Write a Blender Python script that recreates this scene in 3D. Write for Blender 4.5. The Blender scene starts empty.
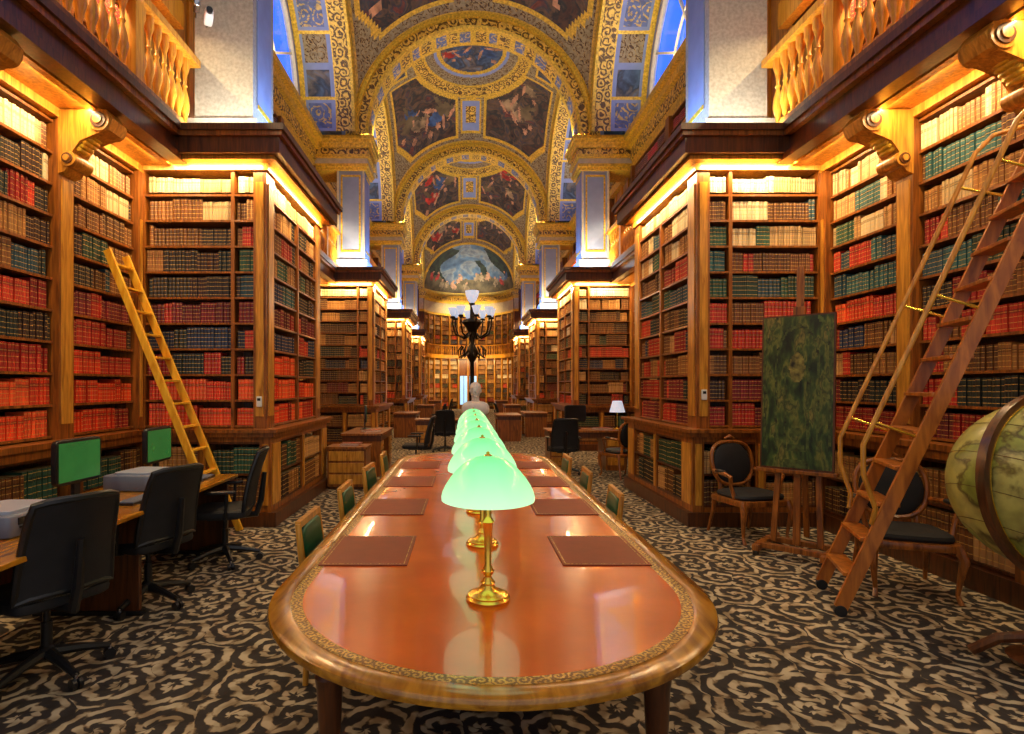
import bpy, math, random
from math import sin, cos, pi, radians, sqrt, hypot
from mathutils import Vector, Matrix, Euler
random.seed(7)
CX = 0.18
sc = bpy.context.scene

# ------------------------------------------------------------------ materials
def lin(c):
    return tuple(((x/255)/12.92 if x/255 <= .04045 else ((x/255+.055)/1.055)**2.4) for x in c)
def C(r, g, b): return (*lin((r, g, b)), 1)
def newmat(name):
    m = bpy.data.materials.new(name); m.use_nodes = True
    nt = m.node_tree
    return m, nt, nt.nodes['Principled BSDF']
def nd(nt, typ, **kw):
    n = nt.nodes.new(typ)
    for k, v in kw.items(): setattr(n, k, v)
    return n
def lk(nt, a, b): nt.links.new(a, b)
def ramp(nt, stops, interp='LINEAR'):
    r = nd(nt, 'ShaderNodeValToRGB'); cr = r.color_ramp; cr.interpolation = interp
    while len(cr.elements) < len(stops): cr.elements.new(.5)
    for e, (p, c) in zip(cr.elements, stops): e.position = p; e.color = c
    return r
def simple(name, col, rough=.5, metal=0, coat=0, emis=None, es=0, var=.12, bump=0, vs=12):
    m, nt, b = newmat(name)
    b.inputs['Roughness'].default_value = rough
    b.inputs['Metallic'].default_value = metal
    b.inputs['Coat Weight'].default_value = coat
    tc = nd(nt, 'ShaderNodeTexCoord'); nz = nd(nt, 'ShaderNodeTexNoise')
    nz.inputs['Scale'].default_value = vs; nz.inputs['Detail'].default_value = 4
    lk(nt, tc.outputs['Object'], nz.inputs['Vector'])
    c0 = tuple(x*(1-var*1.6) for x in col[:3])+(1,); c1 = tuple(min(1, x*(1+var)) for x in col[:3])+(1,)
    r = ramp(nt, [(.3, c0), (.7, c1)]); lk(nt, nz.outputs['Fac'], r.inputs['Fac'])
    lk(nt, r.outputs['Color'], b.inputs['Base Color'])
    if bump:
        bp = nd(nt, 'ShaderNodeBump'); bp.inputs['Strength'].default_value = bump
        lk(nt, nz.outputs['Fac'], bp.inputs['Height']); lk(nt, bp.outputs['Normal'], b.inputs['Normal'])
    if emis:
        b.inputs['Emission Color'].default_value = emis; b.inputs['Emission Strength'].default_value = es
    return m
def wood(name, c0, c1, stretch=(14, 14, 1.2), rough=.35, coat=.2):
    m, nt, b = newmat(name)
    tc = nd(nt, 'ShaderNodeTexCoord'); mp = nd(nt, 'ShaderNodeMapping')
    mp.inputs['Scale'].default_value = stretch
    nz = nd(nt, 'ShaderNodeTexNoise'); nz.inputs['Scale'].default_value = 2.2; nz.inputs['Detail'].default_value = 6
    nz.inputs['Distortion'].default_value = .8
    lk(nt, tc.outputs['Object'], mp.inputs['Vector']); lk(nt, mp.outputs['Vector'], nz.inputs['Vector'])
    r = ramp(nt, [(.3, c0), (.68, c1)]); lk(nt, nz.outputs['Fac'], r.inputs['Fac'])
    lk(nt, r.outputs['Color'], b.inputs['Base Color'])
    b.inputs['Roughness'].default_value = rough; b.inputs['Coat Weight'].default_value = coat
    b.inputs['Coat Roughness'].default_value = .12
    return m
def swirl(name, scale, dark, light, mid, freq=20, rough=.9, metal=0, thr=.1, threeD=False, warp=.25, bump=0.3, leafa=.45, fine=1.4, shade=.5, finescale=9, lang=9, lrad=14):
    m, nt, b = newmat(name)
    tc = nd(nt, 'ShaderNodeTexCoord')
    mp = nd(nt, 'ShaderNodeMapping'); mp.inputs['Scale'].default_value = (scale,)*3
    lk(nt, tc.outputs['Object'], mp.inputs['Vector'])
    nz = nd(nt, 'ShaderNodeTexNoise'); nz.inputs['Scale'].default_value = 2.2; nz.inputs['Detail'].default_value = 2
    lk(nt, mp.outputs['Vector'], nz.inputs['Vector'])
    s1 = nd(nt, 'ShaderNodeVectorMath', operation='SUBTRACT'); s1.inputs[1].default_value = (.5, .5, .5)
    lk(nt, nz.outputs['Color'], s1.inputs[0])
    s2 = nd(nt, 'ShaderNodeVectorMath', operation='SCALE'); s2.inputs['Scale'].default_value = warp
    lk(nt, s1.outputs[0], s2.inputs[0])
    ad = nd(nt, 'ShaderNodeVectorMath', operation='ADD'); lk(nt, mp.outputs['Vector'], ad.inputs[0]); lk(nt, s2.outputs[0], ad.inputs[1])
    vo = nd(nt, 'ShaderNodeTexVoronoi'); vo.voronoi_dimensions = '3D' if threeD else '2D'
    vo.inputs['Scale'].default_value = 1; vo.inputs['Randomness'].default_value = .65
    lk(nt, ad.outputs[0], vo.inputs['Vector'])
    su = nd(nt, 'ShaderNodeVectorMath', operation='SUBTRACT'); lk(nt, ad.outputs[0], su.inputs[0]); lk(nt, vo.outputs['Position'], su.inputs[1])
    sp = nd(nt, 'ShaderNodeSeparateXYZ'); lk(nt, su.outputs[0], sp.inputs[0])
    def M(op, a, bb=None, c=None):
        n = nd(nt, 'ShaderNodeMath', operation=op)
        for i, x in enumerate((a, bb, c)):
            if x is None: continue
            if isinstance(x, (int, float)): n.inputs[i].default_value = x
            else: lk(nt, x, n.inputs[i])
        return n.outputs[0]
    xx = M('ADD', sp.outputs['X'], sp.outputs['Z']) if threeD else sp.outputs['X']
    ang = M('ARCTAN2', sp.outputs['Y'], xx)
    sc_ = nd(nt, 'ShaderNodeSeparateColor'); lk(nt, vo.outputs['Color'], sc_.inputs[0])
    sg = M('MULTIPLY_ADD', M('GREATER_THAN', sc_.outputs[0], .5), 2, -1)
    ph = M('ADD', M('MULTIPLY', vo.outputs['Distance'], freq), M('MULTIPLY', ang, sg))
    s = M('SINE', M('ADD', ph, M('MULTIPLY', sc_.outputs[1], 6.28)))
    leaf = M('SINE', M('ADD', M('MULTIPLY', ang, lang), M('MULTIPLY', vo.outputs['Distance'], lrad)))
    v = M('ADD', s, M('MULTIPLY', leaf, leafa))
    n2 = nd(nt, 'ShaderNodeTexNoise'); n2.inputs['Scale'].default_value = finescale; n2.inputs['Detail'].default_value = 3
    lk(nt, mp.outputs['Vector'], n2.inputs['Vector'])
    v = M('ADD', v, M('MULTIPLY', M('SUBTRACT', n2.outputs['Fac'], .5), fine))
    r = ramp(nt, [(.0, dark), (.47+thr*.3, dark), (.55+thr*.3, mid), (.62+thr*.3, light), (1, light)])
    v2 = M('MULTIPLY_ADD', v, .25, .5)
    lk(nt, v2, r.inputs['Fac'])
    mx = nd(nt, 'ShaderNodeMix', data_type='RGBA', blend_type='MULTIPLY'); mx.inputs[0].default_value = shade
    lk(nt, r.outputs['Color'], mx.inputs[6])
    r3 = ramp(nt, [(.38, (.45, .38, .3, 1)), (.58, (1, 1, 1, 1))]); lk(nt, nz.outputs['Fac'], r3.inputs['Fac'])
    lk(nt, r3.outputs['Color'], mx.inputs[7]); lk(nt, mx.outputs[2], b.inputs['Base Color'])
    b.inputs['Roughness'].default_value = rough; b.inputs['Metallic'].default_value = metal
    if bump:
        bp = nd(nt, 'ShaderNodeBump'); bp.inputs['Strength'].default_value = bump; bp.inputs['Distance'].default_value = .02
        lk(nt, v2, bp.inputs['Height']); lk(nt, bp.outputs['Normal'], b.inputs['Normal'])
    return m
def fresco(name, stops, scale=1.3, rough=.6, es=0, dist=1.2, stretch=(1, 1, 1)):
    m, nt, b = newmat(name)
    tc = nd(nt, 'ShaderNodeTexCoord'); nz = nd(nt, 'ShaderNodeTexNoise')
    mp = nd(nt, 'ShaderNodeMapping'); mp.inputs['Scale'].default_value = stretch
    lk(nt, tc.outputs['Object'], mp.inputs['Vector'])
    nz.inputs['Scale'].default_value = scale; nz.inputs['Detail'].default_value = 6; nz.inputs['Distortion'].default_value = dist
    lk(nt, mp.outputs['Vector'], nz.inputs['Vector'])
    r = ramp(nt, stops); lk(nt, nz.outputs['Fac'], r.inputs['Fac'])
    n2 = nd(nt, 'ShaderNodeTexNoise'); n2.inputs['Scale'].default_value = scale*4; n2.inputs['Detail'].default_value = 4
    lk(nt, mp.outputs['Vector'], n2.inputs['Vector'])
    r2 = ramp(nt, [(.35, (.45, .42, .42, 1)), (.6, (1.0, 1.0, .95, 1))]); lk(nt, n2.outputs['Fac'], r2.inputs['Fac'])
    mx = nd(nt, 'ShaderNodeMix', data_type='RGBA', blend_type='MULTIPLY'); mx.inputs[0].default_value = .7
    lk(nt, r.outputs['Color'], mx.inputs[6]); lk(nt, r2.outputs['Color'], mx.inputs[7])
    lk(nt, mx.outputs[2], b.inputs['Base Color']); b.inputs['Roughness'].default_value = rough
    return m

WOOD = wood('walnut_wood', C(92, 46, 12), C(170, 100, 34))
WOODD = wood('dark_walnut', C(56, 27, 10), C(104, 55, 20))
WOODG = wood('gilded_oak', C(158, 98, 26), C(224, 160, 58), rough=.3)
WOODH = wood('honey_wood_long', C(124, 72, 12), C(194, 132, 32), stretch=(9, 1.6, 9), rough=.2, coat=.35)
LADW = wood('ladder_pine', C(220, 146, 20), C(252, 200, 60), stretch=(8, 8, 1.5))
REDW = wood('ladder_mahogany', C(132, 66, 14), C(198, 118, 38), stretch=(8, 8, 1.5), coat=0)
BALW = wood('baluster_oak', C(204, 122, 26), C(244, 176, 56))
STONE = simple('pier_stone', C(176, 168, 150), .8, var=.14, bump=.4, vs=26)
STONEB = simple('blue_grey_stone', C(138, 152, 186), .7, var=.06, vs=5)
CREAM = simple('cream_plaster', C(206, 194, 160), .75, var=.1)
GOLD = simple('gilding', C(240, 186, 54), .42, .2, var=.3, vs=20)
BRASS = simple('polished_brass', C(250, 205, 80), .22, .85, var=.05)
GORN = swirl('gilt_arabesque', 5, C(104, 74, 22), C(246, 202, 78), C(186, 138, 44), freq=16, rough=.45, metal=.1, thr=-.25, threeD=True)
BORN = swirl('blue_grotesque', 3.2, C(104, 118, 156), C(220, 186, 104), C(140, 138, 136), freq=18, rough=.7, thr=.35, threeD=True, bump=0)
CORN = swirl('ochre_grotesque', 5.2, C(160, 144, 104), C(84, 60, 32), C(186, 150, 80), freq=15, rough=.7, thr=.3, threeD=True, bump=0)
P1 = fresco('fresco_dark', [(.3, C(30, 24, 20)), (.40, C(92, 62, 38)), (.47, C(44, 48, 42)), (.53, C(112, 84, 54)), (.6, C(58, 62, 66)), (.68, C(126, 60, 36)), (.76, C(34, 30, 28))], 1.5)
FRED = simple('fresco_red_robe', C(186, 50, 28), .7, var=.45, vs=4)
FSKN = simple('fresco_flesh', C(196, 142, 98), .7, var=.35, vs=5)
FCLO = simple('fresco_pale_cloth', C(160, 134, 92), .7, var=.45, vs=4)
FBLU = simple('fresco_blue_robe', C(62, 90, 128), .7, var=.4, vs=4)
FTRE = simple('fresco_tree', C(44, 54, 34), .8, var=.5, vs=3)
FGRD = simple('fresco_ground', C(112, 96, 62), .8, var=.4, vs=2)
P2 = fresco('fresco_sky', [(.3, C(36, 56, 78)), (.45, C(78, 102, 128)), (.52, C(48, 58, 70)), (.6, C(116, 104, 92)), (.7, C(100, 122, 148))], 1.4)
P3 = fresco('fresco_landscape_sky', [(.3, C(50, 84, 114)), (.45, C(84, 116, 140)), (.53, C(136, 144, 140)), (.62, C(96, 108, 120)), (.75, C(140, 154, 166))], .7)
CARPET = swirl('scroll_carpet', 3.1, C(50, 43, 38), C(194, 178, 144), C(138, 116, 84), freq=20, thr=.03, warp=.3, bump=.2, leafa=.6, fine=1.7, shade=.9, finescale=10, lang=7, lrad=26)
LEATH = simple('tan_leather', C(226, 98, 14), .2, 0, .5, var=.12, vs=3)
PADM = simple('maroon_leather', C(142, 50, 16), .5, 0, 0, var=.08)
TOOL = swirl('gold_tooling', 26, C(120, 70, 22), C(240, 204, 104), C(190, 140, 60), freq=14, rough=.3, metal=.3, thr=-.1, warp=.1, bump=0)
GREENL = simple('green_leather', C(18, 84, 50), .35, 0, .3)
BLACK = simple('black_fabric', C(20, 20, 24), .7, var=.2)
BLKP = simple('black_plastic', C(24, 24, 26), .35)
GREYP = simple('grey_plastic', C(104, 112, 130), .45, var=.04)
PRTOP = simple('printer_lid', C(158, 166, 182), .4, var=.03)
WHITEP = simple('white_plastic', C(225, 225, 220), .4, var=.03)
MARBLE = simple('white_marble', C(225, 222, 215), .35, var=.05)
BRONZE = simple('dark_bronze', C(52, 42, 30), .35, .8)
STEEL = simple('steel', C(190, 190, 195), .25, 1)
SCREEN = simple('monitor_screen', C(30, 80, 40), .25, emis=C(64, 136, 62), es=.3, var=.5, vs=3)
WINB = simple('window_dusk_glass', C(20, 50, 150), .2, emis=C(24, 96, 240), es=1.2)
DOORL = simple('door_daylight_glass', C(150, 190, 220), .2, emis=C(150, 200, 235), es=1.0)
OPAL = simple('opal_glass', C(220, 222, 230), .3, emis=C(205, 220, 245), es=.45)
GLOBEM = fresco('globe_map', [(.3, C(92, 112, 40)), (.47, C(158, 164, 72)), (.49, C(92, 80, 34)), (.52, C(184, 178, 100)), (.75, C(156, 154, 68))], 2.2, .3, dist=.4)
CANV = fresco('canvas_painting', [(.25, C(14, 24, 12)), (.4, C(32, 52, 24)), (.5, C(64, 86, 36)), (.56, C(112, 116, 50)), (.6, C(54, 72, 32)), (.68, C(132, 122, 58)), (.75, C(36, 52, 26))], 7, .35, dist=.3, stretch=(1.6, 1.6, .6))
PAPER = simple('paper', C(225, 220, 205), .8)

# green glass shade
SHADE, nt, b = newmat('mint_glass_shade')
b.inputs['Base Color'].default_value = C(120, 225, 150); b.inputs['Roughness'].default_value = .15
tc = nd(nt, 'ShaderNodeTexCoord'); sx = nd(nt, 'ShaderNodeSeparateXYZ'); lk(nt, tc.outputs['Object'], sx.inputs[0])
mr = nd(nt, 'ShaderNodeMapRange'); mr.inputs[1].default_value = .39; mr.inputs[2].default_value = .58
lk(nt, sx.outputs['Z'], mr.inputs[0])
rr = ramp(nt, [(0, C(205, 250, 200)), (.35, C(178, 246, 178)), (.7, C(142, 230, 156)), (1, C(100, 205, 130))]); lk(nt, mr.outputs[0], rr.inputs['Fac'])
lk(nt, rr.outputs['Color'], b.inputs['Emission Color']); b.inputs['Emission Strength'].default_value = .84

# book material
BOOK, nt, b = newmat('book_bindings')
at = nd(nt, 'ShaderNodeAttribute', attribute_name='bcol'); uv = nd(nt, 'ShaderNodeUVMap', uv_map='UVMap')
sp = nd(nt, 'ShaderNodeSeparateXYZ'); lk(nt, uv.outputs[0], sp.inputs[0])
def MM(op, a, b2=None):
    n = nd(nt, 'ShaderNodeMath', operation=op)
    for i, x in enumerate((a, b2)):
        if x is None: continue
        if isinstance(x, (int, float)): n.inputs[i].default_value = x
        else: lk(nt, x, n.inputs[i])
    return n.outputs[0]
v = sp.outputs['Y']
pos = MM('GREATER_THAN', v, 0.02)
band = MM('LESS_THAN', MM('PINGPONG', MM('ADD', v, .08), .1), .011)
lab = MM('LESS_THAN', MM('ABSOLUTE', MM('SUBTRACT', v, .72)), .07)
r1 = nd(nt, 'ShaderNodeMix', data_type='RGBA'); lk(nt, MM('MULTIPLY', MM('MULTIPLY', lab, pos), .75), r1.inputs[0])
lk(nt, at.outputs['Color'], r1.inputs[6])
mlt = nd(nt, 'ShaderNodeMix', data_type='RGBA', blend_type='MULTIPLY'); mlt.inputs[0].default_value = 1
lk(nt, at.outputs['Color'], mlt.inputs[6]); mlt.inputs[7].default_value = (.35, .28, .25, 1); lk(nt, mlt.outputs[2], r1.inputs[7])
r2 = nd(nt, 'ShaderNodeMix', data_type='RGBA'); lk(nt, MM('MULTIPLY', MM('MULTIPLY', band, pos), .8), r2.inputs[0])
lk(nt, r1.outputs[2], r2.inputs[6]); r2.inputs[7].default_value = C(232, 186, 92)
lk(nt, r2.outputs[2], b.inputs['Base Color']); b.inputs['Roughness'].default_value = .45

# ------------------------------------------------------------------ mesh builder
class MB:
    def __init__(s): s.v = []; s.f = []; s.m = []; s.s = []; s.mats = []
    def mi(s, mat):
        if mat not in s.mats: s.mats.append(mat)
        return s.mats.index(mat)
    def add(s, vs, fs, mat, smooth=False, M=None):
        o = len(s.v)
        if M is not None: vs = [tuple(M @ Vector(p)) for p in vs]
        s.v += vs
        if isinstance(mat, list): s.m += [s.mi(x) for x in mat]
        else: s.m += [s.mi(mat)]*len(fs)
        s.f += [tuple(i+o for i in f) for f in fs]; s.s += [smooth]*len(fs)
    BF = [(0, 3, 2, 1), (4, 5, 6, 7), (0, 1, 5, 4), (1, 2, 6, 5), (2, 3, 7, 6), (3, 0, 4, 7)]
    def box(s, x0, x1, y0, y1, z0, z1, mat, M=None):
        x0, x1 = min(x0, x1), max(x0, x1); y0, y1 = min(y0, y1), max(y0, y1); z0, z1 = min(z0, z1), max(z0, z1)
        s.add([(x0, y0, z0), (x1, y0, z0), (x1, y1, z0), (x0, y1, z0), (x0, y0, z1), (x1, y0, z1), (x1, y1, z1), (x0, y1, z1)], MB.BF, mat, False, M)
    def ub(s, sd, u0, u1, y0, y1, z0, z1, mat): s.box(CX+sd*u0, CX+sd*u1, y0, y1, z0, z1, mat)
    def ob(s, P, D, N, l0, l1, d0, d1, z0, z1, mat):
        q = lambda l, d, z: (P[0]+D[0]*l+N[0]*d, P[1]+D[1]*l+N[1]*d, z)
        s.add([q(l0, d0, z0), q(l1, d0, z0), q(l1, d1, z0), q(l0, d1, z0), q(l0, d0, z1), q(l1, d0, z1), q(l1, d1, z1), q(l0, d1, z1)], MB.BF, mat)
    def lathe(s, prof, mat, c=(0, 0, 0), n=16, M=None, sx=1, sy=1):
        vs = []; fs = []
        for r, z in prof:
            for i in range(n):
                a = 2*pi*i/n; vs.append((c[0]+r*sx*cos(a), c[1]+r*sy*sin(a), c[2]+z))
        k = len(prof)
        for j in range(k-1):
            for i in range(n):
                fs.append((j*n+i, j*n+(i+1) % n, (j+1)*n+(i+1) % n, (j+1)*n+i))
        if prof[0][0] > 1e-4: fs.append(tuple(range(n))[::-1])
        if prof[-1][0] > 1e-4: fs.append(tuple((k-1)*n+i for i in range(n)))
        s.add(vs, fs, mat, True, M)
    def tube(s, pts, r, mat, n=8, M=None, closed=False, flat=1):
        pts = [Vector(p) for p in pts]; K = len(pts); vs = []; fs = []
        up = Vector((0, 0, 1)); prev = None
        for i, p in enumerate(pts):
            if closed: t = pts[(i+1) % K]-pts[i-1]
            else: t = pts[min(i+1, K-1)]-pts[max(i-1, 0)]
            t.normalize()
            if prev is None:
                a = t.cross(up)
                if a.length < .1: a = t.cross(Vector((1, 0, 0)))
            else:
                a = prev-t*prev.dot(t)
            a.normalize(); prev = a; b2 = t.cross(a)
            rr = r[i] if isinstance(r, (list, tuple)) else r
            for j in range(n):
                th = 2*pi*j/n; vs.append(tuple(p+a*(rr*cos(th))+b2*(rr*flat*sin(th))))
        for i in range(K if closed else K-1):
            for j in range(n):
                i2 = (i+1) % K
                fs.append((i*n+j, i*n+(j+1) % n, i2*n+(j+1) % n, i2*n+j))
        if not closed: fs.append(tuple(range(n))[::-1]); fs.append(tuple((K-1)*n+j for j in range(n)))
        s.add(vs, fs, mat, True, M)
    def beam(s, p0, p1, w, h, side, mat, M=None):
        p0 = Vector(p0); p1 = Vector(p1); t = (p1-p0).normalized(); a = Vector(side); a = (a-t*a.dot(t)).normalized(); b2 = t.cross(a)
        vs = [tuple(p+a*i*w/2+b2*j*h/2) for p in (p0, p1) for i, j in ((-1, -1), (1, -1), (1, 1), (-1, 1))]
        s.add(vs, MB.BF, mat, False, M)
    def sq(s, c, r, mat, e1=.35, e2=.35, n=24, k=12, M=None):
        f = lambda x, e: math.copysign(abs(x)**e, x)
        vs = []; fs = []
        for j in range(k+1):
            ph = -pi/2+pi*j/k
            for i in range(n):
                th = 2*pi*i/n
                vs.append((c[0]+r[0]*f(cos(ph), e1)*f(cos(th), e2), c[1]+r[1]*f(cos(ph), e1)*f(sin(th), e2), c[2]+r[2]*f(sin(ph), e1)))
        for j in range(k):
            for i in range(n): fs.append((j*n+i, j*n+(i+1) % n, (j+1)*n+(i+1) % n, (j+1)*n+i))
        s.add(vs, fs, mat, True, M)
    def grid(s, fn, nu, nv, mat, smooth=True):
        vs = [fn(i/nu, j/nv) for j in range(nv+1) for i in range(nu+1)]
        fs = []; ms = []
        for j in range(nv):
            for i in range(nu):
                fs.append((j*(nu+1)+i, j*(nu+1)+i+1, (j+1)*(nu+1)+i+1, (j+1)*(nu+1)+i))
                ms.append(mat((i+.5)/nu, (j+.5)/nv) if callable(mat) else mat)
        s.add(vs, fs, ms, smooth)
    def build(s, name, parent=None, loc=None, rot=0, bevel=0):
        me = bpy.data.meshes.new(name); me.from_pydata(s.v, [], s.f)
        for m in s.mats: me.materials.append(m)
        me.polygons.foreach_set('material_index', s.m); me.polygons.foreach_set('use_smooth', s.s)
        me.update()
        if any(s.s): me.set_sharp_from_angle(angle=radians(40))
        return place(me, name, parent, loc, rot, bevel)
def place(me, name, parent=None, loc=None, rot=0, bevel=0):
    o = bpy.data.objects.new(name, me); sc.collection.objects.link(o)
    if loc is not None: o.location = loc
    o.rotation_euler = (0, 0, rot)
    if parent: o.parent = parent
    if bevel:
        bm = o.modifiers.new('bevel', 'BEVEL'); bm.width = bevel; bm.segments = 2; bm.limit_method = 'ANGLE'
    return o

PAL = dict(cr=[(218, 196, 150), (200, 172, 124), (226, 208, 166), (184, 152, 104)], ta=[(176, 122, 64), (154, 102, 50), (192, 142, 84)],
           br=[(118, 70, 32), (94, 56, 28), (134, 84, 42)], re=[(186, 42, 28), (156, 30, 26), (204, 56, 34)], og=[(236, 74, 28), (222, 60, 24), (244, 92, 40)],
           dk=[(46, 38, 34), (36, 46, 44), (58, 34, 28)], gr=[(46, 86, 66), (38, 66, 50)], te=[(50, 98, 98), (40, 74, 86)], ma=[(130, 30, 38), (104, 24, 30)], bl=[(40, 54, 84), (34, 42, 62)])
class Books:
    def __init__(s): s.v = []; s.f = []; s.c = []; s.uv = []
    def row(s, P, D, N, L, z0, H, pal, bw):
        l = .006
        while l < L-bw*.7:
            fam = PAL[random.choice(pal)]; base = random.choice(fam); n = random.randint(2, 13)
            w0 = bw*random.uniform(.7, 1.3); h0 = H*random.uniform(.74, .97)
            for _ in range(n):
                w = w0*random.uniform(.92, 1.08)
                if l+w > L-.004: break
                h = h0*random.uniform(.985, 1.01); rec = random.uniform(.012, .03)
                k = random.uniform(.78, 1.16); col = tuple(min(1, x*k) for x in lin(base))
                s.book(P, D, N, l, l+w*.96, rec, z0, z0+h, col); l += w
            else:
                if random.random() < .1: l += bw*random.uniform(.3, 1)
                continue
            if l+bw > L-.004: break
            l += .003
            if l+w0*.92 > L-.004: break
    def book(s, P, D, N, a, b2, rec, z0, z1, col):
        o = len(s.v); m = (a+b2)/2; e = rec+(b2-a)*.22
        for z in (z0, z1):
            for l, d in ((a, .2), (a, e), (m, rec), (b2, e), (b2, .2)):
                s.v.append((P[0]+D[0]*l-N[0]*d, P[1]+D[1]*l-N[1]*d, z))
        us = (0, 0, .5, 1, 1)
        for i in range(4):
            s.f.append((o+i, o+i+1, o+i+6, o+i+5)); s.c.append(col)
            if i in (0, 3): s.uv += [0, -1]*4
            else: s.uv += [us[i], 0.001, us[i+1], 0.001, us[i+1], 1, us[i], 1]
        s.f.append((o+5, o+6, o+7, o+8, o+9)); s.c.append(lin((150, 130, 95))); s.uv += [0, -1]*5
    def build(s, name, parent):
        me = bpy.data.meshes.new(name); me.from_pydata(s.v, [], s.f)
        me.materials.append(BOOK)
        a = me.attributes.new('bcol', 'FLOAT_COLOR', 'FACE')
        flat = []
        for c in s.c: flat += [c[0], c[1], c[2], 1.0]
        a.data.foreach_set('color', flat)
        u = me.uv_layers.new(name='UVMap'); u.data.foreach_set('uv', s.uv)
        me.update()
        return place(me, name, parent)

def case(w, bk, P, D, N, L, z0, z1, rows, pals, bw, div=None, wm=None):
    """shelf unit recessed behind face plane; P start on the face, D along, N outward"""
    wm = wm or WOOD
    H = (z1-z0)/rows
    for i in range(rows+1):
        z = z0+i*H
        w.ob(P, D, N, 0, L, -.26, -.003, z-.012, z+.012, wm)
    n = max(1, round(L/(div or 9)))
    for k in range(n+1):
        l = L*k/n
        if n > 1 and 0 < k < n: w.ob(P, D, N, l-.022, l+.022, -.26, .012, z0, z1, wm)
    for k in range(n):
        a = L*k/n+(.022 if k else 0); b2 = L*(k+1)/n-(.022 if k < n-1 else 0)
        for i in range(rows):
            bk.row((P[0]+D[0]*a, P[1]+D[1]*a), D, N, b2-a, z0+i*H+.012, H-.035, pals[min(i, len(pals)-1)], bw)

LP = [['og', 'og', 're'], ['og', 'og', 'og'], ['og', 're', 'dk'], ['re', 'dk', 'bl'], ['re', 'ma', 'ma'], ['dk', 'te', 'bl', 'br'], ['dk', 'br', 'gr', 'ta'], ['br', 're', 'dk'], ['cr', 'ta', 'br', 'dk'], ['cr', 'cr', 'ta', 'br'], ['cr']]
RP = [['ma', 're', 're'], ['ma', 're', 'dk'], ['re', 'ta', 'br'], ['ta', 'br', 're', 'bl'], ['br', 're', 'og', 'dk'], ['te', 'te', 'gr'], ['te', 'br', 're'], ['ta', 'cr', 'gr'], ['cr', 'ta', 'te', 'br'], ['cr', 'cr', 'ta'], ['cr']]
FP = [['re', 'br', 'dk'], ['br', 'ta', 'ma'], ['ta', 'dk', 'br'], ['br', 'ta', 'bl'], ['br', 're', 'dk'], ['ta', 'br', 'gr'], ['br', 'dk', 'cr'], ['ta', 'br', 'dk'], ['cr', 'ta', 'br'], ['cr', 'ta'], ['cr']]
DP = [['br', 'dk', 'ta'], ['br', 'ta', 'gr'], ['ta', 'dk', 'br'], ['br', 're'], ['cr', 'ta', 'br']]
def area(name, loc, rot, sx_, sy_, e, col=(1, .71, .36)):
    L = bpy.data.lights.new(name, 'AREA'); L.shape = 'RECTANGLE'; L.size = sx_; L.size_y = sy_; L.energy = e; L.color = col
    o = bpy.data.objects.new(name, L); sc.collection.objects.link(o); o.location = loc; o.rotation_euler = rot
    return o

# ------------------------------------------------------------------ layout constants
UF, UW, UC, US = 3.95, 4.25, 2.40, 2.48
STK = [6.5, 14.0, 21.5, 29.0]; SD = 2.4
BAYS = [(1.4, 6.5)]+[(y+SD, y+7.5) for y in STK]
SPR = 7.85; YA = 36.5; AT = .6
AD = 2.95; BD = (7.5-AT)/2; RT = 2.6
PA, PB = .30, 1.02           # pier front/back offset along a stack
DOM = [(y+AT, y+7.5) for y in STK]

f = MB(); f.box(CX-4.6, CX+4.6, -2.5, 41, -.12, 0, CARPET); f.build('floor')
for sd, nm in ((-1, 'wall_left'), (1, 'wall_right')):
    w = MB(); w.ub(sd, UW, UW+.25, -2.0, YA, 0, 11.6, STONEB); w.build(nm)

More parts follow.
